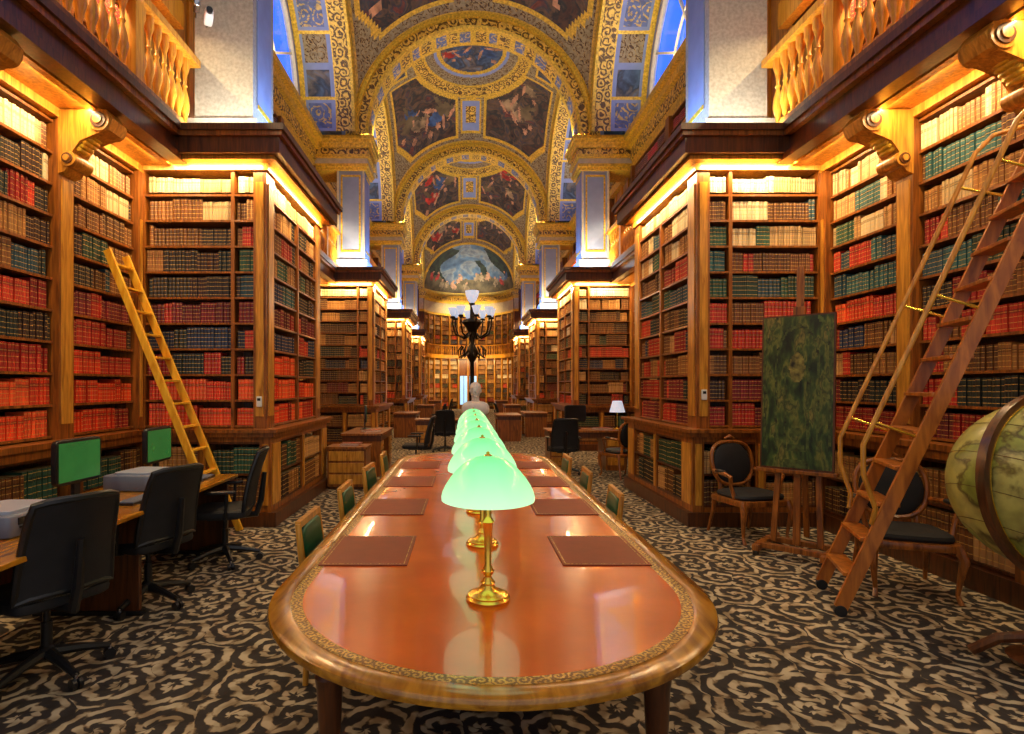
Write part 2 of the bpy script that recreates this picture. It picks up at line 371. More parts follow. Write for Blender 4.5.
# ------------------------------------------------------------------ stacks
for si, y0 in enumerate(STK):
    y1 = y0+SD
    for sd in (-1, 1):
        w = MB(); bk = Books(); pal = (LP if sd < 0 else RP) if si == 0 else FP
        bw = .036 if si == 0 else (.045 if si == 1 else .065)
        w.ub(sd, US+.27, UW-.02, y0+.27, y1-.27, 0, 4.1, WOODD)
        w.ub(sd, UC-.06, UW-.02, y0-.1, y1+.1, 0, .16, WOODD)
        w.ub(sd, UC-.05, UW-.02, y0-.12, y1+.12, 1.02, 1.07, WOOD); w.ub(sd, UC-.09, UW-.02, y0-.16, y1+.16, 1.07, 1.11, WOOD)
        for yy, ny in ((y0, -1), (y1, 1)):
            ya, yb = (yy, yy+.27) if ny < 0 else (yy-.27, yy)
            w.ub(sd, US, US+.15, ya, yb, 1.11, 4.1, WOOD)
            w.ub(sd, US+.37, US+.41, ya, yb, 1.11, 4.1, WOOD)
            w.ub(sd, UF-.07, UF+.27, ya, yb, 1.11, 4.1, WOOD)
            w.ub(sd, US+.03, US+.12, ya-.012 if ny < 0 else yb, ya if ny < 0 else yb+.012, 1.25, 3.95, WOODG)
            w.ub(sd, US-.012, US, ya+.05, yb-.05, 1.25, 3.95, WOODG)
            for (ua, ub_) in ((US+.15, US+.37), (US+.41, UF-.07)):
                P = (CX+sd*ua, yy); D = (sd, 0); N = (0, ny)
                case(w, bk, P, D, N, ub_-ua, 1.135, 3.80, 9, pal, bw)
                bk.row(P, D, N, ub_-ua, 3.84, .2, ['cr'], bw)
            fy = yy+ny*.08
            P = (CX+sd*UC, fy); D = (sd, 0); N = (0, ny); Lb = UF-UC
            for a, b2 in ((0, .13), (Lb/2-.06, Lb/2+.06), (Lb-.1, Lb+.25)):
                w.ob(P, D, N, a, b2, -.34, 0, .16, 1.02, WOOD)
                w.ob(P, D, N, a+.03, min(b2, Lb)-.03, 0, .012, .24, .94, WOODG)
            for a, b2 in ((.13, Lb/2-.06), (Lb/2+.06, Lb-.1)):
                w.ob(P, D, N, a, b2, -.34, -.002, .16, .218, WOOD); w.ob(P, D, N, a, b2, -.34, -.002, .962, 1.02, WOOD)
                case(w, bk, (P[0]+sd*a, P[1]), D, N, b2-a, .23, .95, 2, DP, bw*1.2, wm=WOODD)
        P = (CX+sd*US, y0+.27); D = (0, 1); N = (-sd, 0); L = SD-.54
        case(w, bk, P, D, N, L, 1.135, 3.80, 9, pal, bw, div=1.0); bk.row(P, D, N, L, 3.84, .2, ['cr'], bw)
        P = (CX+sd*UC, y0); L = SD
        for a, b2 in ((-.04, .22), (L-.22, L+.04)): w.ob(P, D, N, a+.0, b2-.0, 0, .012, .24, .94, WOODG)
        w.ob(P, D, N, L/2-.06, L/2+.06, -.3, 0, .16, 1.02, WOOD); w.ob(P, D, N, L/2-.03, L/2+.03, 0, .012, .24, .94, WOODG)
        for a, b2 in ((.262, L/2-.062), (L/2+.062, L-.262)):
            w.ob(P, D, N, a, b2, -.3, -.002, .16, .218, WOOD); w.ob(P, D, N, a, b2, -.3, -.002, .962, 1.02, WOOD)
            case(w, bk, (P[0], P[1]+a), D, N, b2-a, .23, .95, 2, DP, bw*1.2, wm=WOODD)
        w.ub(sd, US-.03, UW-.02, y0-.03, y1+.03, 4.08, 4.16, WOODG)
        for k, (pr, za, zb, mt) in enumerate(((.14, 4.16, 4.20, WOODG), (.22, 4.20, 4.38, WOODD), (.26, 4.38, 4.43, WOOD), (.29, 4.43, 4.50, WOODD))):
            w.ub(sd, US-pr, UW-.02, y0-pr, y1+pr, za, zb, mt)
        o = w.build('bookcase'); bk.build('books', o)
        p = MB(); pa, pb = y0+PA, y0+PB
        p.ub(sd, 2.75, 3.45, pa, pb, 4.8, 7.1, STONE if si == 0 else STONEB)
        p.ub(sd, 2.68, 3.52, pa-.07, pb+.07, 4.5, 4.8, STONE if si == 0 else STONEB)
        p.ub(sd, 2.735, 2.75, pa+.12, pb-.12, 5.0, 7.0, STONEB)
        p.ub(sd, 4.12, UW-.02, y0+.02, y1-.02, 4.5, 7.05, WOODG)
        for q in (.3, .9, 1.5, 2.1): p.ub(sd, 4.08, 4.12, y0+q-.05, y0+q+.05, 4.5, 7.05, BALW)
        if si:
            for za, zb in ((5.0, 5.05), (6.9, 6.95)): p.ub(sd, 2.85, 3.35, pa-.015, pa, za, zb, GOLD)
            for ua in (2.85, 3.31): p.ub(sd, ua, ua+.04, pa-.015, pa, 5.05, 6.9, GOLD)
            p.ub(sd, 2.75, 2.80, pa-.02, pa, 4.8, 7.05, CREAM); p.ub(sd, 3.40, 3.45, pa-.02, pa, 4.8, 7.05, CREAM)
        for za, zb in ((5.0, 5.05), (6.9, 6.95)): p.ub(sd, 2.72, 2.735, pa+.12, pb-.12, za, zb, GOLD)
        for pr, za, zb, mt in ((.04, 7.05, 7.12, GOLD), (.08, 7.12, 7.2, GOLD), (.05, 7.2, 7.34, CREAM), (.12, 7.34, 7.42, GOLD), (.08, 7.42, 7.58, GORN), (.14, 7.58, 7.68, GOLD), (.18, 7.68, 7.76, GOLD), (.23, 7.76, 7.85, GOLD)):
            p.ub(sd, 2.72-pr, UW-.02, pa-.04-pr, pb+.04+pr, za, zb, mt)
        p.build('stone_pier')
        xm = CX+sd*(US+UF)/2
        area('shelf_light', (xm, y0-.11, 4.14), (.45, 0, 0), 1.35, .05, 30)
        area('shelf_light', (CX+sd*(US-.11), (y0+y1)/2, 4.14), (0, -sd*.45, 0), .05, 2.2, 38)
        area('hidden_dome_fill', (CX+sd*2.62, y0+.75, 7.9), (pi-.5, 0, 0), .3, .5, 50, (1, .86, .6))  # added fill hidden on top of the entablature to brighten the dome, no fixture
        area('added_pier_fill', (CX+sd*3.0, y0-.12, 4.53), (pi-.2, 0, 0), 1.0, .1, 18 if si == 0 else 34, (1, .93, .8) if si == 0 else (1, .84, .56))  # added fill on the cornice top, brightens pier front and entablature, no fixture
        area('added_pier_fill', (CX+sd*2.3, y0+.7, 4.53), (pi, sd*.25, 0), .1, 1.0, 26 if si == 0 else 18, (.32, .52, 1))  # added blue fill standing in for dusk light on the pier side

# ------------------------------------------------------------------ wall bookcases with galleries
def console(w, sd, y, z1, u0):
    prof = [(0, 0), (.06, .02), (.12, .1), (.13, .2), (.2, .3), (.34, .36), (.46, .40), (.50, .5), (.44, .58), (0, .58)]
    n = len(prof); vs = [(CX+sd*(u0-a), y+dy, z1-.58+b2) for dy in (-.11, .11) for a, b2 in prof]
    fs = [tuple(range(n)), tuple(range(n, 2*n))]+[(i, (i+1) % n, n+(i+1) % n, n+i) for i in range(n)]
    w.add(vs, fs, WOODG)
    for (a, b2, r) in ((.38, .48, .1), (.1, .13, .07)):
        for k in range(3):
            M = Matrix.Translation((CX+sd*(u0-a), y, z1-.58+b2)) @ Matrix.Rotation(pi/2, 4, 'X')
            w.lathe([(r*(1-.3*k), -.13-.012*k), (r*(1-.3*k), .13+.012*k)], WOODG if k % 2 == 0 else WOODD, n=16, M=M)
    for k in range(6):
        w.sq((CX+sd*(u0-.16-.03*k), y, z1-.34+.03*k), (.03, .09, .03), GOLD, .8, .8, 10, 6)
for bi, (ya, yb) in enumerate(BAYS):
    for sd in (-1, 1):
        w = MB(); bk = Books(); pal = (LP if sd < 0 else RP) if bi == 0 else FP
        bw = .036 if bi == 0 else (.045 if bi == 1 else .065)
        L = yb-ya; P = (CX+sd*UF, ya); D = (0, 1); N = (-sd, 0)
        w.ub(sd, UF+.27, UW-.005, ya, yb, 0, 7.05, WOODD)
        pil = [0, L*.5, L] if bi else [0, 1.3, 2.6, 3.85, L]
        for i in range(len(pil)-1):
            a, b2 = pil[i]+.1, pil[i+1]-.1
            Pc = (P[0], P[1]+a)
            case(w, bk, Pc, D, N, b2-a, 1.135, 4.02, 10, pal, bw)
            case(w, bk, (CX+sd*(UF-.1), P[1]+a), D, N, b2-a, .2, .96, 2, DP, bw*1.2, wm=WOODD)
            case(w, bk, Pc, D, N, b2-a, 4.62, 7.0, 8, [['br', 'ta', 'cr'], ['ta', 'cr'], ['br', 're']], bw*1.3)
        for q in pil:
            a, b2 = max(0.003, q-.1), min(L-.003, q+.1)
            w.ob(P, D, N, a, b2, -.268, .05, 1.11, 4.05, WOOD); w.ob(P, D, N, a+.03, b2-.03, .05, .065, 1.25, 3.5, WOODG)
            w.ob(P, D, N, a, b2, -.268, .14, .18, .98, WOOD); w.ob(P, D, N, a, b2, -.268, .05, 4.5, 7.04, WOOD)
            if 0 < q < L: console(w, sd, ya+q, 4.12, UF-.05)
        w.ob(P, D, N, 0.003, L-.003, -.265, .16, 0, .18, WOODD); w.ob(P, D, N, 0.003, L-.003, -.265, .15, .98, 1.06, WOOD); w.ob(P, D, N, 0.003, L-.003, -.265, .19, 1.06, 1.11, WOOD)
        w.ob(P, D, N, 0.003, L-.003, -.265, .06, 4.05, 4.13, WOODG)
        uB = 3.42
        w.ub(sd, uB, UW-.01, ya+.002, yb-.002, 4.18, 4.5, WOODD)
        w.ub(sd, uB+.14, UF, ya+.002, yb-.002, 4.13, 4.18, WOODG)
        w.ub(sd, uB-.04, uB+.12, ya, yb, 4.14, 4.22, WOODD); w.ub(sd, uB-.07, uB+.12, ya, yb, 4.38, 4.44, WOOD); w.ub(sd, uB-.1, uB+.14, ya, yb, 4.44, 4.515, WOODD)
        k = 0; yA, yB = ya-(1.28 if bi else 0), yb+.28; yy = yA+.1
        w.ub(sd, uB-.03, uB+.13, yA, yB, 4.515, 4.62, WOOD); w.ub(sd, uB-.05, uB+.15, yA, yB, 5.42, 5.5, BALW)
        bp = [(.05, 0), (.05, .05), (.022, .07), (.03, .13), (.058, .25), (.045, .36), (.018, .46), (.032, .49), (.018, .52), (.026, .62), (.05, .70), (.05, .81)]
        while yy < yB-.05:
            if k % 9 == 0: w.ub(sd, uB-.02, uB+.12, yy-.05, yy+.09, 4.62, 5.42, BALW)
            else: w.lathe(bp, BALW, (CX+sd*(uB+.05), yy, 4.615), 10 if bi < 1 else 6)
            yy += .15; k += 1
        w.ub(sd, 3.62, UW-.01, ya, yb+.3, 5.95, 6.12, WOODD); w.ub(sd, 3.58, 3.7, ya, yb+.3, 5.9, 6.2, BALW)
        o = w.build('wall_bookcase'); bk.build('books', o)
        area('gallery_light', (CX+sd*(uB+.2), (ya+yb)/2, 4.125), (0, -sd*.35, 0), .05, L*.94, 62 if bi else 92)
        area('gallery_light', (CX+sd*3.8, (ya+yb)/2, 5.93), (0, sd*.25, 0), .06, L*.9, 95)
        if bi:
            p = MB(); y_ = ya-SD+PB
            for pr, za, zb, mt in ((.06, 7.06, 7.28, GOLD), (.1, 7.28, 7.55, GORN), (.2, 7.55, 7.7, GOLD), (.3, 7.7, 7.84, GOLD)):
                p.ub(sd, UF+.1-pr, UW-.01, y_, yb+.2 if bi < 4 else yb, za, zb, mt)
            p.build('trim_entablature')

# ------------------------------------------------------------------ vaults
def figures(seed):
    rg = random.Random(seed); L = []
    for k in range(rg.randint(5, 7)):
        cx_, cy_ = rg.uniform(.12, .85), rg.uniform(.12, .8); s_ = rg.uniform(.8, 1.25); tl = rg.uniform(-.6, .6)
        L.append((cx_, cy_, .13*s_, .075*s_, tl, rg.choice([FRED, FBLU, FCLO, FGRD, FRED])))
        L.append((cx_+.11*s_*cos(tl), cy_+.16*s_, .035*s_, .035*s_, 0, FSKN))
        L.append((cx_-.1*s_, cy_+.05*s_, .10*s_, .02*s_, tl+1.2, FSKN))
        L.append((cx_+.08*s_, cy_-.1*s_, .12*s_, .026*s_, tl-.7, rg.choice([FSKN, FGRD])))
    return L
def inell(qx, qy, L):
    hit = None
    for (a, b2, ra, rb, t, m) in L:
        dx, dy = qx-a, qy-b2; X = dx*cos(t)+dy*sin(t); Y = -dx*sin(t)+dy*cos(t)
        if (X/ra)**2+(Y/rb)**2 < 1+.35*sin(9*X/ra+5*Y/rb): hit = m
    return hit
def dome_mat(x, y, figs):
    r = hypot(x, y*.92); ax, ay = abs(x), abs(y)
    if r < 1.0:
        return inell(x/2+.5, y/2+.5, figs[4][:12]) or P2
    if r < 1.12: return GOLD
    if r < 1.22: return STONEB
    if r < 1.5: return CORN
    if r < 1.58: return GOLD
    if r < 1.85: return GORN
    if r < 1.93: return GOLD
    px, py = ax/AD, ay/BD
    if ax > .48 and ay > .75 and px < .93 and py < .95 and px+py < 1.72:
        if ax > .56 and ay > .83 and px < .905 and py < .925 and px+py < 1.67 and r > 2.02:
            qi = (0 if x < 0 else 1)+(0 if y < 0 else 2)
            return inell((ax-.56)/2.1, (ay-.83)/2.3, figs[qi]) or P1
        return GOLD
    if px > .96 or py > .97: return GOLD
    if ax < .38 and 2.1 < ay < 3.15:
        if ax < .3 and 2.18 < ay < 3.07: return GORN if abs(ay-2.62) < .25 and ax < .2 else STONEB
        return GOLD
    if ay < .6 and 2.1 < ax < 2.7:
        return P2 if ay < .5 and 2.18 < ax < 2.62 else GOLD
    return CORN
for bi in range(4):
    ya, yb = DOM[bi]; yc = (ya+yb)/2
    g = MB(); RS = AD*AD+BD*BD
    figs = [figures(11*bi+k) for k in range(5)]
    def fn(u, v):
        x = -AD+2*AD*u; y = -BD+2*BD*v
        return (CX+x, yc+y, SPR+sqrt(max(0, RS-x*x-y*y)))
    n = 190 if bi in (1, 2) else 100
    g.grid(fn, n, n, lambda u, v: dome_mat(-AD+2*AD*u, -BD+2*BD*v, figs)); g.build('ceiling')
    RL = BD-.22
    for sd in (-1, 1):
        a = MB()
        def fs(u, v):
            th = pi*u; return (CX+sd*(2.9+1.3*v), yc-RL*cos(th), SPR-.02+RL*sin(th))
        def ms(u, v):
            if v < .04 or .32 < v < .36 or v > .9: return GOLD
            if v < .32: return GORN
            k = (u*14) % 1
            if k < .05 or k > .95: return GOLD
            if .1 < k < .9 and .42 < v < .84: return (P2 if int(u*14) % 3 == 0 else (BORN if int(u*14) % 3 == 1 else CORN))
            return STONEB
        a.grid(fs, 140, 40, ms)
        a.grid(lambda u, v: (CX+sd*(2.9-.04*sin(pi*v)), yc-(RL+.26*v)*cos(pi*u), SPR-.02+(RL+.26*v)*sin(pi*u)), 48, 6, lambda u, v: GOLD)
        a.build('lateral_arch')
        l = MB(); RW = 2.75
        l.grid(lambda u, v: (CX+sd*(UW-.05), yc-(RW-.03+(RL-RW+.05)*v)*cos(pi*u), SPR+(RW-.03+(RL-RW+.05)*v)*sin(pi*u)), 32, 4, STONEB)
        l.build('lunette_panel')
        q = MB()
        q.grid(lambda u, v: (CX+sd*(UW-.03), yc-RW*v*cos(pi*u), SPR+RW*v*sin(pi*u)), 32, 3, WINB)
        q.tube([(CX+sd*(UW-.08), yc-RW*cos(pi*i/24), SPR+RW*sin(pi*i/24)) for i in range(25)], .07, CREAM, 6)
        for k in range(1, 6):
            q.beam((CX+sd*(UW-.07), yc, SPR), (CX+sd*(UW-.07), yc-RW*cos(pi*k/6), SPR+RW*sin(pi*k/6)), .05, .05, (1, 0, 0), CREAM)
        q.tube([(CX+sd*(UW-.07), yc-1.4*cos(pi*i/16), SPR+1.4*sin(pi*i/16)) for i in range(17)], .03, CREAM, 6)
        q.build('window_%d' % (bi*2+(1 if sd < 0 else 2)))
        area('hidden_vault_fill', (CX+sd*3.72, yc, 7.92), (pi, sd*.3, 0), .15, 3.6, 54, (1, .86, .62))  # unseen fill above the lateral cornice, added to brighten the vault
for y0 in STK:
    y1 = y0+AT; a = MB()
    def fs(u, v):
        th = pi*u; return (CX-RT*cos(th), y0+AT*v, SPR+RT*sin(th))
    def ms(u, v):
        if v < .14 or v > .86: return GOLD
        k = (u*24) % 1
        if k < .1 or k > .9: return GOLD
        return BORN if int(u*24) % 2 else GORN
    a.grid(fs, 120, 14, ms)
    for yy, s_ in ((y0, -1), (y1, 1)):
        prof = [(2.6, 0), (2.6, .05), (2.66, .08), (2.68, .03), (2.86, .03), (2.88, .1), (2.96, .1), (3.02, .0)]
        def fr(u, v):
            i = min(int(v*7+1e-6), 7); r, d = prof[i]; th = pi*u
            return (CX-r*cos(th), yy+s_*d, SPR+r*sin(th))
        a.grid(fr, 72, 7, lambda u, v: GORN if int(v*7) == 3 else GOLD)
    a.build('transverse_arch')

# ------------------------------------------------------------------ apse
w = MB(); bk = Books(); NS = 14; RA = 2.95
for i in range(NS):
    t0, t1 = pi*i/NS, pi*(i+1)/NS
    p0 = (CX-RA*cos(t0), YA+RA*sin(t0)); p1 = (CX-RA*cos(t1), YA+RA*sin(t1))
    L = hypot(p1[0]-p0[0], p1[1]-p0[1]); D = ((p1[0]-p0[0])/L, (p1[1]-p0[1])/L)
    tm = (t0+t1)/2; N = (cos(tm), -sin(tm))
    door = i in (6, 7)
    w.ob(p0, D, N, -.05, L+.05, -.4, -.27, 0, 7.85, WOODD)
    if not door: case(w, bk, p0, D, N, L-.1, .2, 3.4, 10, FP, .075)
    else:
        w.ob(p0, D, N, 0, L, -.27, -.1, 0, 3.4, WOOD); w.ob(p0, D, N, .06, L-.06, -.1, -.06, .3, 2.3, DOORL)
        w.ob(p0, D, N, .02, .07, -.1, -.02, .0, 2.4, WOODD); w.ob(p0, D, N, L/2-.02, L/2+.02, -.1, -.04, .0, 2.4, WOODD)
    case(w, bk, p0, D, N, L-.1, 4.2, 6.4, 7, FP[2:], .075)
    w.ob(p0, D, N, L-.1, L, -.27, .04, 0, 6.5, WOODG)
    w.ob(p0, D, N, -.03, L+.03, -.27, .3, 3.5, 3.75, BALW); w.ob(p0, D, N, -.03, L+.03, .22, .3, 4.35, 4.42, BALW)
    for k in range(4): w.lathe([(.03, 0), (.015, .1), (.04, .3), (.02, .45), (.03, .6)], BALW, (p0[0]+D[0]*L*k/4+N[0]*.26, p0[1]+D[1]*L*k/4+N[1]*.26, 3.75), 6)
    w.ob(p0, D, N, -.03, L+.03, -.27, .08, 6.45, 6.6, GOLD); w.ob(p0, D, N, -.03, L+.03, -.27, .02, 6.6, 7.3, CREAM)
    w.ob(p0, D, N, -.03, L+.03, -.27, .1, 7.3, 7.5, GOLD); w.ob(p0, D, N, -.03, L+.03, -.27, .16, 7.5, 7.7, GORN); w.ob(p0, D, N, -.03, L+.03, -.27, .22, 7.7, 7.85, GOLD)
o = w.build('apse_bookcase'); bk.build('books', o)
g = MB()
def fa(u, v):
    th = pi*u; ph = pi/2*v
    return (CX-(RA+.05)*cos(th)*cos(ph), YA+(RA+.05)*sin(th)*cos(ph), SPR+(RA+.05)*sin(ph))
afig = []
rg = random.Random(5)
for k in range(13):
    cx_ = .15+.7*k/12+rg.uniform(-.02, .02); cy_ = rg.uniform(.13, .28)
    afig += [(cx_, cy_, .02, .055, rg.uniform(-.4, .4), rg.choice([FRED, FCLO, FBLU, FSKN])), (cx_, cy_+.065, .009, .016, 0, FSKN)]
def am(u, v):
    if v < .05 or v > .97 or u < .03 or u > .97: return GOLD
    m = inell(u, v, afig)
    if m: return m
    if v < .24+.05*sin(13*u)+.03*sin(31*u): return FGRD
    if v < .75 and ((u < .27+.06*sin(11*v)) or (u > .8+.05*sin(9*v)) or (abs(u-.62-.02*sin(20*v)) < .03 and v < .55)): return FTRE
    return P3
g.grid(fa, 120, 60, am); g.build('apse_half_dome')
g = MB()
g.grid(lambda u, v: (CX-(2.9+.3*v)*cos(pi*u), YA-.04*sin(pi*v), SPR+(2.9+.3*v)*sin(pi*u)), 60, 6, GOLD); g.build('apse_arch')
g = MB()
for sd in (-1, 1): g.ub(sd, 2.9, UW+.25, YA, YA+.3, 0, 8.2, WOODD)
g.build('wall_back')
area('apse_light', (CX, YA+2.0, 7.9), (radians(180), 0, 0), 2.0, .2, 45, (1, .95, .85))
area('apse_light', (CX, YA+.6, 3.45), (radians(50), 0, 0), 3.6, .06, 90)
area('apse_light', (CX, YA+1.6, 7.2), (radians(40), 0, 0), 2.6, .06, 70)

# ------------------------------------------------------------------ reading table
TX, TR, TY0, TY1, TZ = .10, .90, 2.42, 6.5, .75
def stad(r, z, n=40):
    pts = []
    for i in range(n+1):
        a = pi+pi*i/n; pts.append((TX+r*cos(a), TY0+r*sin(a), z))
    for i in range(n+1):
        a = pi*i/n; pts.append((TX+r*cos(a), TY1+r*sin(a), z))
    return pts
t = MB()
rings = [(TR-.20, .62, WOODD), (TR-.20, .715, WOODD), (TR-.02, .715, WOODH), (TR-.004, .72, WOODH), (TR, .735, WOODH), (TR-.005, .746, WOODH), (TR-.014, .75, WOODH), (TR-.085, .75, WOODH), (TR-.088, .748, TOOL), (TR-.13, .748, TOOL), (TR-.133, .7475, LEATH)]
vs = []; fs = []; ms = []
for k, (r, z, m_) in enumerate(rings): vs += stad(r, z)
K = len(stad(1, 0))
for k in range(len(rings)-1):
    for i in range(K):
        fs.append((k*K+i, k*K+(i+1) % K, (k+1)*K+(i+1) % K, (k+1)*K+i)); ms.append(rings[k+1][2] if k not in (6,) else WOODH)
fs.append(tuple((len(rings)-1)*K+i for i in range(K))); ms.append(LEATH)
fs.append(tuple(range(K))[::-1]); ms.append(WOODD)
t.add(vs, fs, ms, True)
leg = [(.028, 0), (.035, .03), (.025, .06), (.03, .1), (.048, .5), (.055, .54), (.04, .56), (.055, .58), (.055, .63)]
for lx in (-.6, .6):
    for ly in (TY0-.35, 3.9, 5.3, TY1+.35): t.lathe(leg, WOODD, (TX+lx, ly, 0), 14)
for ly in (TY0-.35, TY1+.35): t.box(TX-.58, TX+.58, ly-.03, ly+.03, .55, .63, WOODD)
t.build('reading_table')
pm = MB()
pm.box(-.21, .21, -.26, .26, 0, .005, PADM)
for a in (-1, 1):
    pm.box(a*.195-.002, a*.195+.002, -.245, .245, .005, .0055, TOOL); pm.box(-.193, .193, a*.243-.002, a*.243+.002, .005, .0055, TOOL)
first = None
for i in range(4):
    for dx in (-.59, .57):
        loc = (TX+dx, 2.93+1.05*i, TZ-.002)
        if first is None: first = pm.build('leather_desk_pad', loc=loc)
        else: place(first.data, 'leather_desk_pad', loc=loc)

# table lamps
lm = MB()
lm.lathe([(.0, 0), (.085, 0), (.088, .008), (.078, .016), (.08, .022), (.062, .03), (.045, .034), (.03, .05), (.024, .06), (.03, .068), (.02, .08), (.014, .09), (.022, .105), (.026, .115), (.018, .125), (.013, .14), (.016, .25), (.02, .3), (.026, .31), (.016, .325), (.012, .34), (.012, .42), (.03, .43), (.01, .45), (.008, .56)], BRASS, n=28)
sh = [(.180, .395), (.186, .398), (.187, .412), (.182, .432), (.170, .457), (.152, .485), (.13, .512), (.104, .537), (.075, .557), (.045, .569), (.02, .574)]
lm.lathe(sh+[(.018, .568), (.04, .563), (.072, .551), (.1, .531), (.126, .506), (.148, .479), (.166, .452), (.178, .43), (.180, .395)], SHADE, n=40)
lm.lathe([(.0, .57), (.018, .572), (.014, .578), (.006, .581), (.008, .587), (.0, .592)], BRASS, n=14)
first = None
for i in range(7):
    loc = (TX-.012, 2.26+.78*i, TZ-.003)
    if first is None: first = lm.build('banker_lamp', loc=loc); o = first
    else: o = place(first.data, 'banker_lamp', loc=loc)
    L = bpy.data.lights.new('bulb', 'POINT'); L.energy = 15; L.color = (.92, 1, .38); L.shadow_soft_size = .03
    b_ = bpy.data.objects.new('bulb', L); sc.collection.objects.link(b_); b_.parent = o; b_.location = (.06, 0, .45)

# table chairs (front faces -Y locally)
c = MB()
c.sq((0, 0, .46), (.22, .21, .035), GREENL, .5, .3)
c.box(-.22, .22, -.2, .2, .39, .44, WOOD)
for x in (-.2, .2):
    c.tube([(x, -.18, .4), (x, -.185, .2), (x, -.19, 0)], [.024, .02, .014], WOOD, 8)
    c.tube([(x, .2, 0), (x, .19, .25), (x, .19, .45), (x, .22, .68), (x, .24, .86)], [.016, .02, .022, .02, .016], WOODG, 8)
c.beam((-.2, .24, .855), (.2, .24, .855), .03, .035, (0, 1, 0), WOODG); c.beam((-.2, .205, .54), (.2, .205, .54), .03, .04, (0, 1, 0), WOODG)
M = Matrix.Translation((0, .225, .70)) @ Matrix.Rotation(-.11, 4, 'X')
c.sq((0, 0, 0), (.182, .028, .138), GREENL, .35, .35, M=M)
first = None
for (x, y, sd) in [(-.66, 3.22, -1), (-.66, 4.2, -1), (-.66, 5.2, -1), (-.66, 6.15, -1), (.82, 4.0, 1), (.82, 4.95, 1), (.82, 5.9, 1)]:
    rot = -sd*pi/2*1.0
    if first is None: first = c.build('green_leather_chair', loc=(x, y, 0), rot=rot)
    else: place(first.data, 'green_leather_chair', loc=(x, y, 0), rot=rot+random.uniform(-.06, .06))

# ------------------------------------------------------------------ left office area
d = MB()
x0, x1, ya, yb = -3.05, -2.2, 2.5, 5.45
d.box(x0, x1, ya, yb, .72, .75, WOODH)
for yy in (ya+.05, 3.95, yb-.05):
    d.box(x0+.05, x1-.08, yy-.02, yy+.02, .03, .72, WOODD); d.box(x0+.03, x1-.05, yy-.03, yy+.03, 0, .03, BLKP)
d.box(x0+.04, x0+.06, ya, yb, .3, .7, WOODD)
d.build('computer_desk', bevel=.006)
m_ = MB()
m_.sq((0, 0, .30), (.235, .022, .165), BLKP, .2, .15)
m_.box(-.21, .21, -.0245, -.02, .16, .44, SCREEN)
m_.box(-.03, .03, .0, .03, .02, .2, BLKP); m_.lathe([(.0, 0), (.11, 0), (.11, .012), (.03, .03)], BLKP, n=20)
mo = m_.build('computer_monitor', loc=(-2.88, 4.18, .75), rot=radians(88)); place(mo.data, 'computer_monitor', loc=(-2.9, 5.3, .75), rot=radians(92))
pr = MB()
pr.sq((0, 0, .065), (.22, .2, .065), GREYP, .15, .15); pr.sq((0, -.02, .135), (.18, .15, .015), PRTOP, .2, .2)
pr.box(-.15, .15, -.24, -.15, .05, .062, BLKP); pr.box(-.16, .16, -.205, -.198, .07, .11, BLKP)
po = pr.build('desktop_printer', loc=(-2.72, 4.74, .75), rot=radians(85)); place(po.data, 'desktop_printer', loc=(-2.72, 3.32, .75), rot=radians(92))
kb = MB(); kb.box(-.2, .2, -.07, .07, 0, .018, BLKP)
for i in range(14):
    for j in range(5): kb.box(-.19+i*.0273, -.168+i*.0273, -.062+j*.025, -.042+j*.025, .018, .024, GREYP)
ko = kb.build('computer_keyboard', loc=(-2.42, 4.2, .75), rot=radians(88)); place(ko.data, 'computer_keyboard', loc=(-2.42, 5.1, .75), rot=radians(92))

oc = MB()
for k in range(5):
    a = 2*pi*k/5+.3; tx, ty = .3*cos(a), .3*sin(a)
    oc.tube([(0, 0, .13), (tx*.5, ty*.5, .11), (tx, ty, .075)], [.035, .026, .018], BLKP, 8)
    M = Matrix.Translation((tx, ty, .03)) @ Matrix.Rotation(a, 4, 'Z') @ Matrix.Rotation(pi/2, 4, 'X')
    oc.lathe([(.0, -.026), (.03, -.026), (.03, -.006), (.012, -.004), (.012, .004), (.03, .006), (.03, .026), (0, .026)], BLKP, n=14, M=M)
    oc.tube([(tx, ty, .03), (tx, ty, .08)], .01, STEEL, 6)
oc.lathe([(.04, .1), (.04, .16), (.028, .17), (.028, .3), (.018, .3), (.018, .42)], BLKP, n=14)
oc.box(-.12, .12, -.13, .13, .4, .43, BLKP)
oc.sq((0, -.01, .465), (.25, .24, .045), BLACK, .5, .35, 32, 12)
def bfn(off):
    def g_(u, v):
        wv = .235*(1-.12*v-.25*max(0, v-.85)); x = (2*u-1)*wv
        return (x, .23+.12*v+.02*sin(pi*v)*-1-.06*(2*u-1)**2+off, .52+.50*v-.02*(2*u-1)**4)
    return g_
oc.grid(bfn(0), 14, 10, BLACK); oc.grid(bfn(.03), 14, 10, BLACK)
edge = [bfn(.015)(0, i/8) for i in range(9)]+[bfn(.015)(i/8, 1) for i in range(1, 9)]+[bfn(.015)(1, 1-i/8) for i in range(1, 9)]+[bfn(.015)(1-i/8, 0) for i in range(1, 8)]
oc.tube(edge, .021, BLKP, 8, closed=True)
oc.tube([(0, .1, .41), (0, .27, .42), (0, .31, .55), (0, .34, .8)], [.03, .03, .028, .02], BLKP, 8)
for x in (-.28, .28):
    oc.tube([(x*.6, .02, .42), (x, .04, .44), (x, .05, .62), (x, .05, .66)], .015, BLKP, 8)
    oc.sq((x, 0, .675), (.035, .13, .015), BLKP, .5, .4, 16, 8)
oo = oc.build('office_chair', loc=(-2.32, 3.12, 0), rot=radians(-118))
place(oo.data, 'office_chair', loc=(-2.34, 4.15, 0), rot=radians(-112)); place(oo.data, 'office_chair', loc=(-2.2, 5.15, 0), rot=radians(-75))

